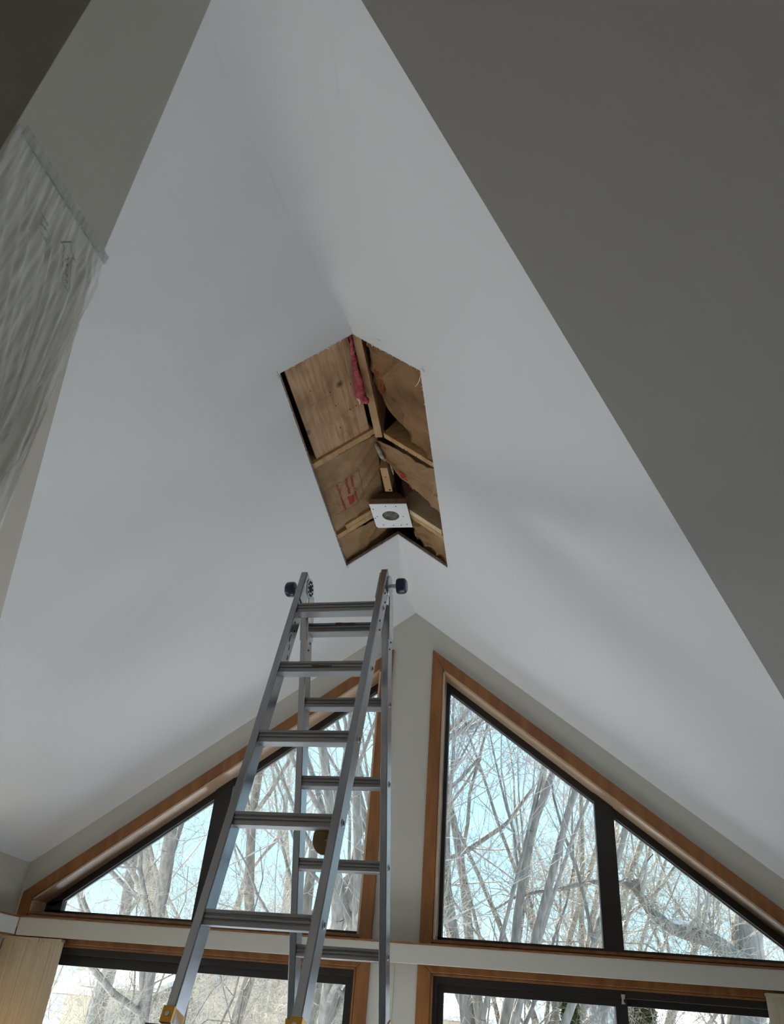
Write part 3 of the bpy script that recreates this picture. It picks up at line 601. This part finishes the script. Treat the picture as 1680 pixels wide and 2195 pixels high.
for near in (True, False):
    D, T = frame_axes(near); fd = floor_d(near); top = .042 if near else .16
    nm = 'front' if near else 'rear'
    for s in (-1, 1):
        a, b_ = sorted((s*W2, s*(W2+RW)))
        # channel rail: web plus lips
        r_ = bevel(obj('rail', *lbox(near, a, b_, top, 2.05, -.036, .036), 'alu', ld), .003)
        a2, b2 = sorted((s*(W2+RW+.002), s*(W2+RW+.030)))
        r2 = bevel(obj('outer_rail', *lbox(near, a2, b2, 1.745, fd-.03, -.040, .040), 'alu', ld), .003)
        obj('rubber_foot', *lbox(near, a2-.004, b2+.004, fd-.10, fd-.012, -.045, .045), 'navy', r2)
        g = obj('lock_bracket', *join([lbox(near, a-.004 if s < 0 else a, b_ if s < 0 else b_+.004, 1.695, 1.735, -.04, .042)]), 'gold', ld); bevel(g, .002); g['label'] = 'gold coloured lock bracket'
        obj('rivet', *tube([LP(near, (a+b_)/2, 1.715, .042), LP(near, (a+b_)/2, 1.715, .045)], .006, 10), 'bead', g)
        obj('lock_tab', *lbox(near, a2-.006, b2+.006, 1.742, 1.80, -.045, .05), 'navy', r2)
        # rung ends: flared sockets on the outer web
        uo = s*(W2+RW)
        for k_ in range(5):
            dd = (DN if near else DF)+k_*SP; cc = 0.0
            sk = obj('rung_socket', *tube([LP(near, uo, dd, cc), LP(near, uo+s*.003, dd, cc)], [.013, .011], 16), 'bead', r_)
            obj('socket_hole', *tube([LP(near, uo+s*.0015, dd, cc), LP(near, uo+s*.0036, dd, cc)], .0075, 12), 'dark', sk)
        # rivet heads by the hinge
        rv = []
        for (dd, tt) in ((.09, .01), (.12, -.012), (.16, .012), (.19, -.010), (.31, .012), (.34, -.008)):
            if near or dd > .18:
                rv.append(tube([LP(near, uo, dd, tt), LP(near, uo+s*.0016, dd, tt)], .0042, 6)); rv.append(tube([LP(near, s*W2, dd, tt), LP(near, s*(W2-.0016), dd, tt)], .0042, 6))
        obj('rivets', *join(rv), 'dark', r_)['kind'] = 'stuff'
    prof = [(-.033, .018), (.030, .018), (.033, .014), (.031, .006), (.029, .003), (.029, -.004), (.033, -.007), (.034, -.022), (.031, -.024), (.012, -.022), (-.012, -.022), (-.031, -.024), (-.034, -.022), (-.033, -.007), (-.029, -.004), (-.029, .003), (-.031, .006)]
    # grooved sides with a domed middle band
    prof = [(-.030, .024), (.030, .024), (.033, .022), (.033, .013), (.029, .011), (.029, .009), (.034, .004), (.035, -.003), (.030, -.006), (.030, -.008), (.034, -.010), (.034, -.022), (.031, -.024), (-.031, -.024), (-.034, -.022), (-.034, -.010), (-.030, -.008), (-.030, -.006), (-.035, -.003), (-.034, .004), (-.029, .009), (-.029, .011), (-.033, .013), (-.033, .022)]
    for k_ in range(5):
        c0 = LP(near, -W2, (DN if near else DF)+k_*SP, 0)
        obj('rung', *prism([c0+NN*(x*.86)+Vector((0, 0, z*.86)) for x, z in prof], UX*LWD), 'alud', ld)
    for k_ in range(int((fd-1.83)/SP)+1):
        c0 = LP(near, -(W2+RW+.012), 1.80+k_*SP, .054)
        obj('outer_rung', *prism([c0+NN*(x*.6)+Vector((0, 0, z*.7)) for x, z in prof], UX*(LWD+2*RW+.024)), 'alud', ld)
# hinges and knobs
for s in (-1, 1):
    h = obj('hinge', *tube([HC+UX*(s*(W2-.007)), HC+UX*(s*(W2-.001))], .044, 32), 'steel', ld)
    obj('hinge_plate', *tube([HC+UX*(s*(W2+.0290)), HC+UX*(s*(W2+.034))], .044, 32), 'steel', h)
    obj('hinge_plate', *lbox(False, *sorted((s*(W2+.0285), s*(W2+.0325))), .11, .30, -.034, .034), 'steel', h)
    obj('hinge_plate', *lbox(False, *sorted((s*(W2-.004), s*(W2-.0005))), .11, .30, -.034, .034), 'steel', h)
    obj('hinge_plate', *lbox(True, *sorted((s*(W2-.004), s*(W2-.0005))), .06, .20, -.034, .034), 'steel', h)
    obj('hinge_core', *tube([HC+UX*(s*(W2+.001)), HC+UX*(s*(W2+.027))], .030, 20), 'dark', h)
    gear = []
    for i in range(10):
        t = 2*math.pi*i/10; p = HC+UX*(s*(W2-.007))+Vector((0, 0, 1))*.029*math.cos(t)+NN*.029*math.sin(t); gear.append(tube([p, p-UX*(s*.0015)], .006, 8))
    gear.append(tube([HC+UX*(s*(W2-.0065)), HC+UX*(s*(W2-.009))], .016, 16))
    g_ = obj('hinge_slots', *join(gear), 'dark', h); g_['kind'] = 'stuff'
    obj('stem', *tube([HC+UX*(s*(W2+.034)), HC+UX*(s*(W2+.062))], .0095, 16), 'steel', h)
    kr = [.020, .030, .033, .033, .031, .024]; kx = [.060, .062, .068, .086, .096, .102]
    k_ = obj('knob', *tube([HC+UX*(s*(W2+x)) for x in kx], kr, 24), 'knob', ld, True); k_['label'] = 'dark blue plastic hinge knob'
    es = k_.modifiers.new('edge', 'EDGE_SPLIT'); es.split_angle = math.radians(35)
# rating stickers
def sticker(near, k_, u0, u1, z, tone):
    c0 = LP(near, u0, (DN if near else DF)+k_*SP, 0); s = -1
    off = NN*(-.0305) + Vector((0, 0, z)); hh = Vector((0, 0, .0045))
    st_ = obj('rung_sticker', *prism([c0+off-hh, c0+off+UX*.028-hh, c0+off+UX*.028+hh, c0+off+hh], NN*-.001), 'line', ld); st_['label'] = 'small dark red and black safety sticker'
    r = random.Random(k_); bars = []
    for row in (-.0028, 0, .0028):
        x = .030
        while x < (u1-u0):
            w = r.uniform(.004, .012); a_ = c0+off+UX*x+Vector((0, 0, row)); h2 = Vector((0, 0, .0008)); bars.append(prism([a_-h2, a_+UX*w-h2, a_+UX*w+h2, a_+h2], NN*-.0008)); x += w+.002
    obj('sticker_print', *join(bars), 'mark', st_)['kind'] = 'stuff'
sticker(True, 1, -.035, .04, .0, 0)
sticker(False, 0, -.04, .035, .0145, 0)
# warning sticker inside the front left rail
for i, (dd, tt, w, h_, m_) in enumerate(((.395, .016, .016, .045, 'white'), (.395, .016, .012, .040, 'line'), (.43, -.002, .014, .03, 'white'), (.43, -.002, .008, .026, 'mark'), (.47, -.014, .010, .024, 'white'), (.47, -.014, .007, .020, 'mark'))):
    o = obj('rail_sticker', *join([lbox(True, -W2, -W2+.0007+.0003*(i % 2), dd-h_/2, dd+h_/2, tt-w/2, tt+w/2)]), m_, ld)

wp_ = empty('bay_fill_panel', (-.5, 3.95, 0)); tag(wp_, 'flat light panel added on the floor of the window bay to brighten the vault', 'lamp')  # out-of-view panel made up to carry the added fill light
bevel(obj('housing', *box(-1.32, .32, 3.63, 4.27, .0, .10), 'navy', wp_), .006)
obj('diffuser', *box(-1.30, .30, 3.65, 4.25, .1005, .108), 'white', wp_)
# cardboard disc hung behind the fourth rung
cc = LP(True, .126, DN+3*SP+.012, -.062); D, T = frame_axes(True)
ring = [cc+UX*(.046*math.cos(t))+D*(.060*math.sin(t)) for t in [2*math.pi*i/36 for i in range(36)]]
o = obj('cardboard_disc', *prism(ring, T*-.004), 'card'); tag(o, 'round piece of brown cardboard hanging behind the ladder rung', 'cardboard')
cc2 = LP(True, .137, DN+3*SP-.02, -.046)
obj('hanging_tab', *prism([cc2+UX*-.012, cc2+UX*.012, cc2+UX*.012+D*.05, cc2+UX*-.012+D*.05], T*-.014), 'card', o)

# ---------------------------------------------------------------- plastic sheeting on the wall end
PX = -.680
def onx(px, py, x=PX): return on_plane(px, py, (x, 0, 0), (1, 0, 0))
def film(name, label, left, right, x0, amp, m, nu=70, nv=60, seed=1, tape=True):
    V = []
    L_ = [onx(*p, x0) for p in left]; R_ = [onx(*p, x0) for p in right]
    def along(P, t):
        k = t*(len(P)-1); i = min(int(k), len(P)-2); return P[i].lerp(P[i+1], k-i)
    for j in range(nv+1):
        t = j/nv; a, b = along(L_, t), along(R_, t)
        for i in range(nu+1):
            s = i/nu; p = a.lerp(b, s)
            w = abs(math.sin((s*9+noise.noise(Vector((s*6, t*1.2, seed)))*1.6)*math.pi))**.6
            w += .6*noise.noise(Vector((s*26, t*3, seed+4)))
            V.append(p+Vector((amp*(w-.2)*min(1, t*3+.05), 0, 0)))
    F = [(j*(nu+1)+i, j*(nu+1)+i+1, (j+1)*(nu+1)+i+1, (j+1)*(nu+1)+i) for j in range(nv) for i in range(nu)]
    root = obj(name, V, F, m, None, True)
    return root
f1 = film('plastic_sheet', '', [(40, 262), (-30, 420), (-70, 700), (-90, 1010), (-100, 1120)], [(229, 548), (217, 572), (209, 612), (184, 655), (110, 790), (0, 945), (-60, 1010)], PX, .007, 'film')
f1.data.materials[0] = M['film']
tag(f1, 'clear crumpled plastic sheet taped across the end of the partition wall', 'plastic sheet')
f2 = film('plastic_sheet', '', [(168, 694), (111, 778), (58, 930), (18, 1000), (-20, 1060)], [(172, 694), (140, 775), (98, 880), (50, 1000), (-8, 1150)], -.683, .003, 'film', 24, 50, 5)
tag(f2, 'thin strip of clear plastic trailing down the far corner of the wall end', 'plastic sheet')
tp = [onx(58, 270, PX+.001), onx(230, 551, PX+.001), onx(222, 566, PX+.001), onx(46, 288, PX+.001)]
obj('folded_hem', *prism(tp, (.003, 0, 0)), film_material('hem_film', (.30, .5), (.55, .56, .55), (1, 9, 1)), f1)
# marker writing on the sheet
def stroke(pts, w, x=PX+.0115):
    out = []
    for i in range(len(pts)-1):
        a, b = onx(*pts[i], x), onx(*pts[i+1], x); d = (b-a).normalized(); c = d.cross(Vector((1, 0, 0)))*w*.5; d = d*w*.3
        out.append(([a+c-d, b+c+d, b-c+d, a-c-d], [(0, 1, 2, 3)]))
    return out
z2 = lambda L: [(125+x/16.27, 505+y/16.27) for x, y in L]
z1 = lambda L: [(70+x/21.95, 440+y/21.95) for x, y in L]
ar = []
for L, w in (([(95, 225), (450, 220)], .0016), ([(105, 240), (215, 400), (165, 600)], .001), ([(160, 650), (160, 780)], .001), ([(155, 930), (140, 1100)], .0012), ([(172, 1230), (172, 1360)], .001), ([(165, 1430), (140, 1560)], .0008),
             ([(185, 1710), (370, 1975)], .001), ([(445, 240), (435, 480), (540, 730), (595, 950)], .001), ([(575, 860), (470, 770), (460, 960)], .0009), ([(445, 1000), (430, 1230), (405, 1500), (400, 1700), (385, 1920)], .0011)): ar += stroke(z2(L), w)
obj('arrow_outline', *join(ar), 'mark', f1)['kind'] = 'stuff'
tx = []
for L in ([(280, 670), (390, 800)], [(330, 690), (350, 870)], [(240, 840), (380, 790)], [(350, 800), (340, 880), (270, 790)], [(245, 860), (300, 930), (345, 980), (300, 1040), (270, 940)], [(270, 1000), (330, 1030)], [(250, 1060), (320, 1040), (325, 1150)],
          [(250, 1180), (340, 1290)], [(230, 1280), (330, 1400)], [(290, 1200), (260, 1330)], [(250, 1360), (310, 1370), (300, 1480), (330, 1400)], [(265, 1530), (320, 1570), (315, 1650), (280, 1640), (270, 1570)]): tx += stroke(z2(L), .0009)
for L in ([(380, 340), (490, 480), (480, 560), (560, 610), (620, 660), (560, 740)], [(600, 800), (660, 780), (720, 860), (690, 960), (610, 840), (700, 960)], [(400, 690), (420, 840), (480, 930)], [(370, 880), (500, 980)], [(540, 980), (610, 1040), (620, 1160), (560, 1100), (540, 980)], [(620, 1150), (690, 1230), (730, 1370)],
          [(390, 1290), (480, 1400)], [(560, 1480), (680, 1600), (560, 1480), (530, 1560), (640, 1740), (620, 1600)]): tx += stroke(z1(L), .0010)
for L in ([(60, 385), (66, 392)], [(61, 386), (58, 410), (54, 438)], [(62, 480), (63, 492)], [(61, 500), (64, 512)]): tx += stroke(L, .0008)
obj('marker_writing', *join(tx), 'mark', f1)['kind'] = 'stuff'

# ---------------------------------------------------------------- outdoors
GZ = -.35
v, f = box(-70, 70, YW+.3, 110, GZ-.2, GZ); o = obj('snow_ground', v, f, 'snow'); tag(o, 'snow covered garden outside the windows', kind='structure')

def tubes_np(segs, k):
    """independent k-sided tubes for many segments at once"""
    S_ = np.array([[*a, *b, r0, r1] for a, b, r0, r1 in segs]); n = len(S_)
    A, B, R0, R1 = S_[:, :3], S_[:, 3:6], S_[:, 6], S_[:, 7]
    D = B-A; D /= np.maximum(np.linalg.norm(D, axis=1, keepdims=True), 1e-9)
    ref = np.where(np.abs(D[:, 2:3]) < .9, np.array([[0, 0, 1.]]), np.array([[1., 0, 0]]))
    P = np.cross(D, ref); P /= np.linalg.norm(P, axis=1, keepdims=True); Q = np.cross(D, P)
    t = 2*np.pi*np.arange(k)/k; c, s = np.cos(t), np.sin(t)
    ringv = P[:, None, :]*c[None, :, None]+Q[:, None, :]*s[None, :, None]
    V = np.concatenate([A[:, None]+ringv*R0[:, None, None], B[:, None]+ringv*R1[:, None, None]], axis=1).reshape(-1, 3)
    base = (np.arange(n)*2*k)[:, None]; j = np.arange(k)
    F = np.stack([base+j, base+(j+1) % k, base+k+(j+1) % k, base+k+j], axis=2).reshape(-1, 4)
    return V, F
def np_mesh(name, V, F, m, smooth=True):
    me = bpy.data.meshes.new(name); me.vertices.add(len(V)); me.vertices.foreach_set('co', V.ravel())
    me.loops.add(F.size); me.loops.foreach_set('vertex_index', F.ravel().astype(np.int32))
    me.polygons.add(len(F)); me.polygons.foreach_set('loop_start', np.arange(len(F), dtype=np.int32)*4); me.polygons.foreach_set('loop_total', np.full(len(F), 4, dtype=np.int32))
    me.update(calc_edges=True); me.materials.append(M[m])
    if smooth: me.polygons.foreach_set('use_smooth', np.ones(len(F), dtype=bool))
    return me
def make_tree(seed, stems, height, r0, spread, nb, twig='twig', depth=4, up=.12, wob=.22, bark='bark', first=.25, tl=1.0, cn=(7, 6, 5, 4)):
    R = random.Random(seed); out = {'trunk': [], 'branch': [], 'twigs': []}
    def rv(s): return Vector((R.gauss(0, s), R.gauss(0, s), R.gauss(0, s)))
    def grow(p, d, L, r, lev, tgt):
        n = (10, 8, 6, 5, 3, 2)[lev]; st = L/n; kids = []
        for i in range(n):
            d = (d+rv(wob*(1, 1, 1.15, 1.3, 1.4, 1.4)[lev])+Vector((0, 0, up*(0.5 if lev else .3)))).normalized()
            q_ = p+d*st
            if lev and math.hypot(q_.x, q_.y) > 3.5: break
            f0 = 1-i/n*.75; f1_ = 1-(i+1)/n*.75
            tgt.append((p, q_, r*f0, r*f1_)); kids.append((q_, d.copy(), (i+1)/n, r*f1_)); p = q_
        if lev >= depth or not kids: return
        cnt = (nb, *cn, 0)[lev]
        for _ in range(cnt):
            q_, dd, t, rr = kids[min(len(kids)-1, int((first+(1-first)*R.random())*n))] if lev == 0 else R.choice(kids[1:] or kids)
            perp = dd.cross(rv(1)).normalized()
            a = R.uniform(.45, 1.05)*(spread if lev == 0 else 1)
            nd = (dd*math.cos(a)+perp*math.sin(a)).normalized()
            if lev == 0:
                br = []; out['branch'].append(br); grow(q_, nd, L*R.uniform(.35, .6)*(1.15-t*.5), rr*.55, 1, br)
            else: grow(q_, nd, L*R.uniform(.38, .62)*tl, max(rr*.42, .0036), lev+1, out['twigs'])
    for s in range(stems):
        d = (Vector((R.gauss(0, .22 if stems > 1 else .05), R.gauss(0, .22 if stems > 1 else .05), 1))).normalized()
        grow(Vector((R.gauss(0, .12)*(stems > 1), R.gauss(0, .12)*(stems > 1), 0)), d, height*R.uniform(.8, 1.05), r0*R.uniform(.75, 1.1), 0, out['trunk'])
    parts = [('trunk', np_mesh('trunk', *tubes_np(out['trunk'], 9), bark))]
    for b in [b for b in out['branch'] if b]: parts.append(('branch', np_mesh('branch', *tubes_np(b, 6), bark)))
    parts.append(('twigs', np_mesh('twigs', *tubes_np(out['twigs'], 3), twig)))
    return parts
def plant(parts, x, y, rot, sc, label, group, name='bare_tree'):
    r = empty(name, (x, y, GZ)); r.rotation_euler = (0, 0, rot); r.scale = (sc, sc, sc); tag(r, label, 'tree', group)
    for nm, me in parts:
        o = bpy.data.objects.new(nm, me); COL.objects.link(o); o.parent = r
        if nm == 'twigs': o['kind'] = 'stuff'
    return r
TR = [make_tree(11, 1, 9.5, .14, .85, 14, up=.16, wob=.13, tl=1.1, cn=(6, 5, 4, 3)),
      make_tree(23, 6, 7.5, .060, .6, 6, up=.20, wob=.11, first=.15, tl=1.1, cn=(5, 5, 4, 3)),
      make_tree(37, 2, 9.0, .10, .85, 10, up=.14, wob=.15, tl=1.1, cn=(6, 5, 4, 3)),
      make_tree(41, 5, 6.0, .032, .8, 6, 'twigw', up=.06, wob=.30, first=.1)]
def at(px, y): d = ray(px, 2100); return d.x/d.y*y, y     # garden point behind an image column, at depth y
NEAR = [(0, 240, 12.0, .4, 1.0, 'slim bare tree outside the lower left corner of the left window'),
        (2, 405, 11.5, 1.9, 1.0, 'bare forked tree behind the dark mullion of the left window'),
        (1, 690, 10.3, 2.2, 1.38, 'thick many-stemmed bare tree filling the left window beside the ladder'),
        (0, 610, 13.5, 4.0, 1.15, 'tall bare tree just left of the many-stemmed one'),
        (2, 545, 16.0, 5.0, 1.05, 'bare tree seen between the ladder rails'),
        (1, 1010, 10.5, .7, 1.2, 'many-stemmed bare tree just right of the centre post'),
        (1, 1085, 13.0, 3.9, 1.35, 'tall many-stemmed tree in the middle of the large right-hand pane'),
        (1, 1230, 14.5, 1.3, 1.1, 'many-stemmed tree beside the dark mullion of the right window'),
        (2, 1160, 16.0, 3.0, 1.0, 'bare tree in the middle of the right window'),
        (3, 1480, 14.0, .5, .85, 'tangled bare tree behind the small right-hand pane'),
        (0, 480, 14.0, 2.0, 1.05, 'tall bare tree right of the dark mullion in the left window'),
        (3, 150, 10.0, 1.5, .72, 'low tangled shrub tree outside the lower left door'),
        (3, 560, 9.8, 3.1, .72, 'low tangled shrub tree behind the ladder foot'),
        (3, 1120, 12.0, 2.4, .7, 'low tangled shrub tree outside the right door'),
        (3, 1640, 13.5, 4.6, .95, 'golden-twigged tree at the right edge of the right window')]
for k_, px, y, rot, sc_, lab in NEAR: plant(TR[k_], *at(px, y), rot, sc_, lab, 'bare trees near the windows')
R = random.Random(77)
ORD = 'first second third fourth fifth sixth seventh eighth ninth tenth eleventh twelfth thirteenth fourteenth fifteenth'.split()
for i in range(15):
    px = -60+i*126+R.uniform(-25, 25); y = R.uniform(19, 34)
    plant(TR[R.randrange(4)], *at(px, y), R.uniform(0, 6), R.uniform(.42, .62), 'bare tree of the far row behind the garden, %s from the left' % ORD[i], 'far row of bare trees')

for i in range(12):
    px = 20+i*150+R.uniform(-30, 30); y = R.uniform(13.5, 18)
    plant(TR[3], *at(px, y), R.uniform(0, 6), R.uniform(.42, .62), 'low tangled bush in the hedge line outside, %s from the left' % ORD[i], 'tangled bushes', 'tangled_bush')
# leaning snowy limb and thick trunk at the right
lt = empty('leaning_tree', (*at(1600, 11.5), GZ)); tag(lt, 'thick leaning tree with a bent snow-topped limb behind the right-hand pane', 'tree')
def gp(px, py, y=11.5): d = ray(px, py); return Vector((0, 0, EYE))+d*(y/d.y)
trunk = [gp(1598, 2330), gp(1600, 2190), gp(1603, 2080), gp(1600, 2000), gp(1606, 1930), gp(1600, 1850), gp(1612, 1760)]
obj('trunk', *tube(trunk, [.24, .22, .20, .19, .15, .11, .07], 12), 'bark', lt, True)
limb = [(1690, 2170), (1640, 2110), (1590, 2065), (1545, 2028), (1515, 2010), (1470, 1998), (1440, 1988), (1420, 1975), (1395, 1955), (1378, 1930), (1365, 1908), (1350, 1898), (1325, 1892), (1290, 1889), (1250, 1893), (1205, 1905), (1150, 1912), (1100, 1925), (1060, 1950)]
lr = [.115, .11, .105, .10, .095, .09, .08, .07, .06, .055, .05, .042, .036, .032, .03, .026, .022, .017, .010]
pts = [gp(*p, 11.3) for p in limb]; lo = obj('limb', *tube(pts, lr, 9), 'bark', lt, True)
sn = [Vector(p)+Vector((0, -.02, r_*.75)) for p, r_ in zip(pts, lr)]
multi('snow_cap', [tube(sn[0:3], [.05, .06, .02], 8), tube(sn[4:8], [.02, .055, .05, .01], 8)], 'snow', lo)
obj('broken_stub', *tube([gp(1366, 1910, 11.3), gp(1364, 1897, 11.25), gp(1361, 1886, 11.2)], [.045, .045, .05], 9), 'bark', lt, True)
for q_ in ([(1375, 1920), (1382, 1880), (1385, 1850), (1398, 1830)], [(1470, 1998), (1495, 1965), (1500, 1945), (1519, 1918), (1528, 1905)], [(1505, 2010), (1510, 1975), (1518, 1930), (1516, 1895)], [(1498, 1995), (1497, 1950), (1496, 1905)]):
    obj('branch', *tube([gp(*p, 11.2) for p in q_], [.03, .024, .019, .015, .011][:len(q_)], 7), 'twig', lt, True)
rg = random.Random(5); tw = []
for p in pts[3:]:
    for _ in range(7):
        a = Vector(p); d = Vector((rg.gauss(0, 1), rg.gauss(0, 1), rg.gauss(.3, 1))).normalized(); r_ = .008
        for j in range(7):
            b = a+d*rg.uniform(.08, .17); tw.append((a, b, r_, r_*.85)); 
            if j > 1:
                e2 = (d+Vector((rg.gauss(0, .8), rg.gauss(0, .8), rg.gauss(0, .8)))).normalized(); m1 = b+e2*.16; tw.append((b, m1, r_*.6, r_*.5)); tw.append((m1, m1+(e2+Vector((rg.gauss(0, .6), 0, rg.gauss(0, .6))))*.12, r_*.5, .003))
            a = b; d = (d+Vector((rg.gauss(0, .35), rg.gauss(0, .35), rg.gauss(0, .35)))).normalized(); r_ *= .85
o = bpy.data.objects.new('twigs', np_mesh('twigs', *tubes_np(tw, 3), 'twigw')); COL.objects.link(o); o.parent = lt; o.matrix_parent_inverse = lt.matrix_basis.inverted(); o['kind'] = 'stuff'

# neighbouring houses
def house(px0, px1, y, depth, eave, ridge, wallm, label, wins, roofsnow=True, axis='x', name='house'):
    x0, x1 = at(px0, y)[0], at(px1, y)[0]
    h = empty(name, ((x0+x1)/2, y+depth/2, GZ)); tag(h, label, 'house')
    obj('wall', *box(x0, x1, y, y+depth, GZ, eave), wallm, h)
    ov = .35
    if axis == 'x':
        pr = [Vector((x0-ov, y-ov, eave)), Vector((x0-ov, y+depth+ov, eave)), Vector((x0-ov, y+depth/2, ridge))]; sw = (x1-x0+2*ov, 0, 0)
    else:
        pr = [Vector((x0-ov, y-ov, eave)), Vector((x1+ov, y-ov, eave)), Vector(((x0+x1)/2, y-ov, ridge))]; sw = (0, depth+2*ov, 0)
    r_ = obj('roof', *prism(pr, sw), wallm if axis == 'y' else 'roofm', h)
    if roofsnow:
        if axis == 'x': s_ = prism([p+Vector((0, 0, .02)) for p in [pr[0]+Vector((.05, -.05, 0)), pr[2]+Vector((.05, 0, .02)), pr[2]+Vector((.05, 0, .14)), pr[0]+Vector((.05, -.08, .13))]], (sw[0]-.1, 0, 0)); obj('snow_layer', *s_, 'snow', r_)
        else:
            obj('snow_layer', *join([prism([pr[0]+Vector((0, -.02, .02)), pr[2]+Vector((0, -.02, .02)), pr[2]+Vector((0, -.02, .16)), pr[0]+Vector((0, -.02, .16))], (0, depth+2*ov+.04, 0)), prism([pr[1]+Vector((0, -.02, .02)), pr[2]+Vector((0, -.02, .02)), pr[2]+Vector((0, -.02, .16)), pr[1]+Vector((0, -.02, .16))], (0, depth+2*ov+.04, 0))]), 'snow', r_)
    for a, b, z0, z1 in wins:
        wx0, wx1 = at(a, y)[0], at(b, y)[0]
        wf = obj('window', *box(wx0, wx1, y-.04, y-.002, z0, z1), 'white', h); obj('pane', *box(wx0+.08, wx1-.08, y-.06, y-.042, z0+.08, z1-.08), 'hglass', wf)
    return h
house(205, 335, 24, 6, 2.1, 2.75, 'side', 'grey garage with snow on its roof outside the left door', [(250, 275, .4, 1.3)])
house(150, 203, 26, 5, 1.9, 2.8, 'sidey', 'sunlit cream shed at the left of the grey garage', [])
house(430, 745, 21, 8, 3.0, 3.3, 'side', 'grey house with white windows behind the ladder', [(540, 570, .1, 1.3), (600, 640, .1, 1.3)])
house(930, 1120, 30, 7, 2.1, 3.6, 'sidey', 'cream house outside the left part of the right door', [(1000, 1030, .1, 1.1)])
house(1420, 1600, 28, 7, 1.8, 3.2, 'side', 'grey house behind the right-hand door panel', [])
# evergreens
def evergreen(px, y, h, r, label, seed):
    R_ = random.Random(seed); V = []; F = []
    for i in range(5200):
        t = R_.random(); rr = r*(1-t*.8)*R_.uniform(.55, 1.1); a = R_.uniform(0, 6.283); c_ = Vector((math.cos(a)*rr, math.sin(a)*rr, t*h))
        d = Vector((R_.gauss(0, 1), R_.gauss(0, 1), R_.gauss(0, 1))).normalized()*.09; e_ = d.cross(Vector((R_.random(), R_.random(), 1))).normalized()*.03
        b = len(V); V += [c_-d, c_+e_, c_+d, c_-e_]; F.append((b, b+1, b+2, b+3))
    g = empty('evergreen', (*at(px, y), GZ)); tag(g, label, 'tree')
    o = obj('foliage', V, F, 'ever'); o.parent = g; o['kind'] = 'stuff'
    t_ = obj('trunk', *tube([(0, 0, 0), (0, 0, h*.9)], [.12, .03], 8), 'bark'); t_.parent = g
evergreen(1365, 14, 2.75, .75, 'dark evergreen outside the right door panel', 2)
evergreen(1218, 12, 2.9, .22, 'narrow ivy covered trunk outside the right door', 3)
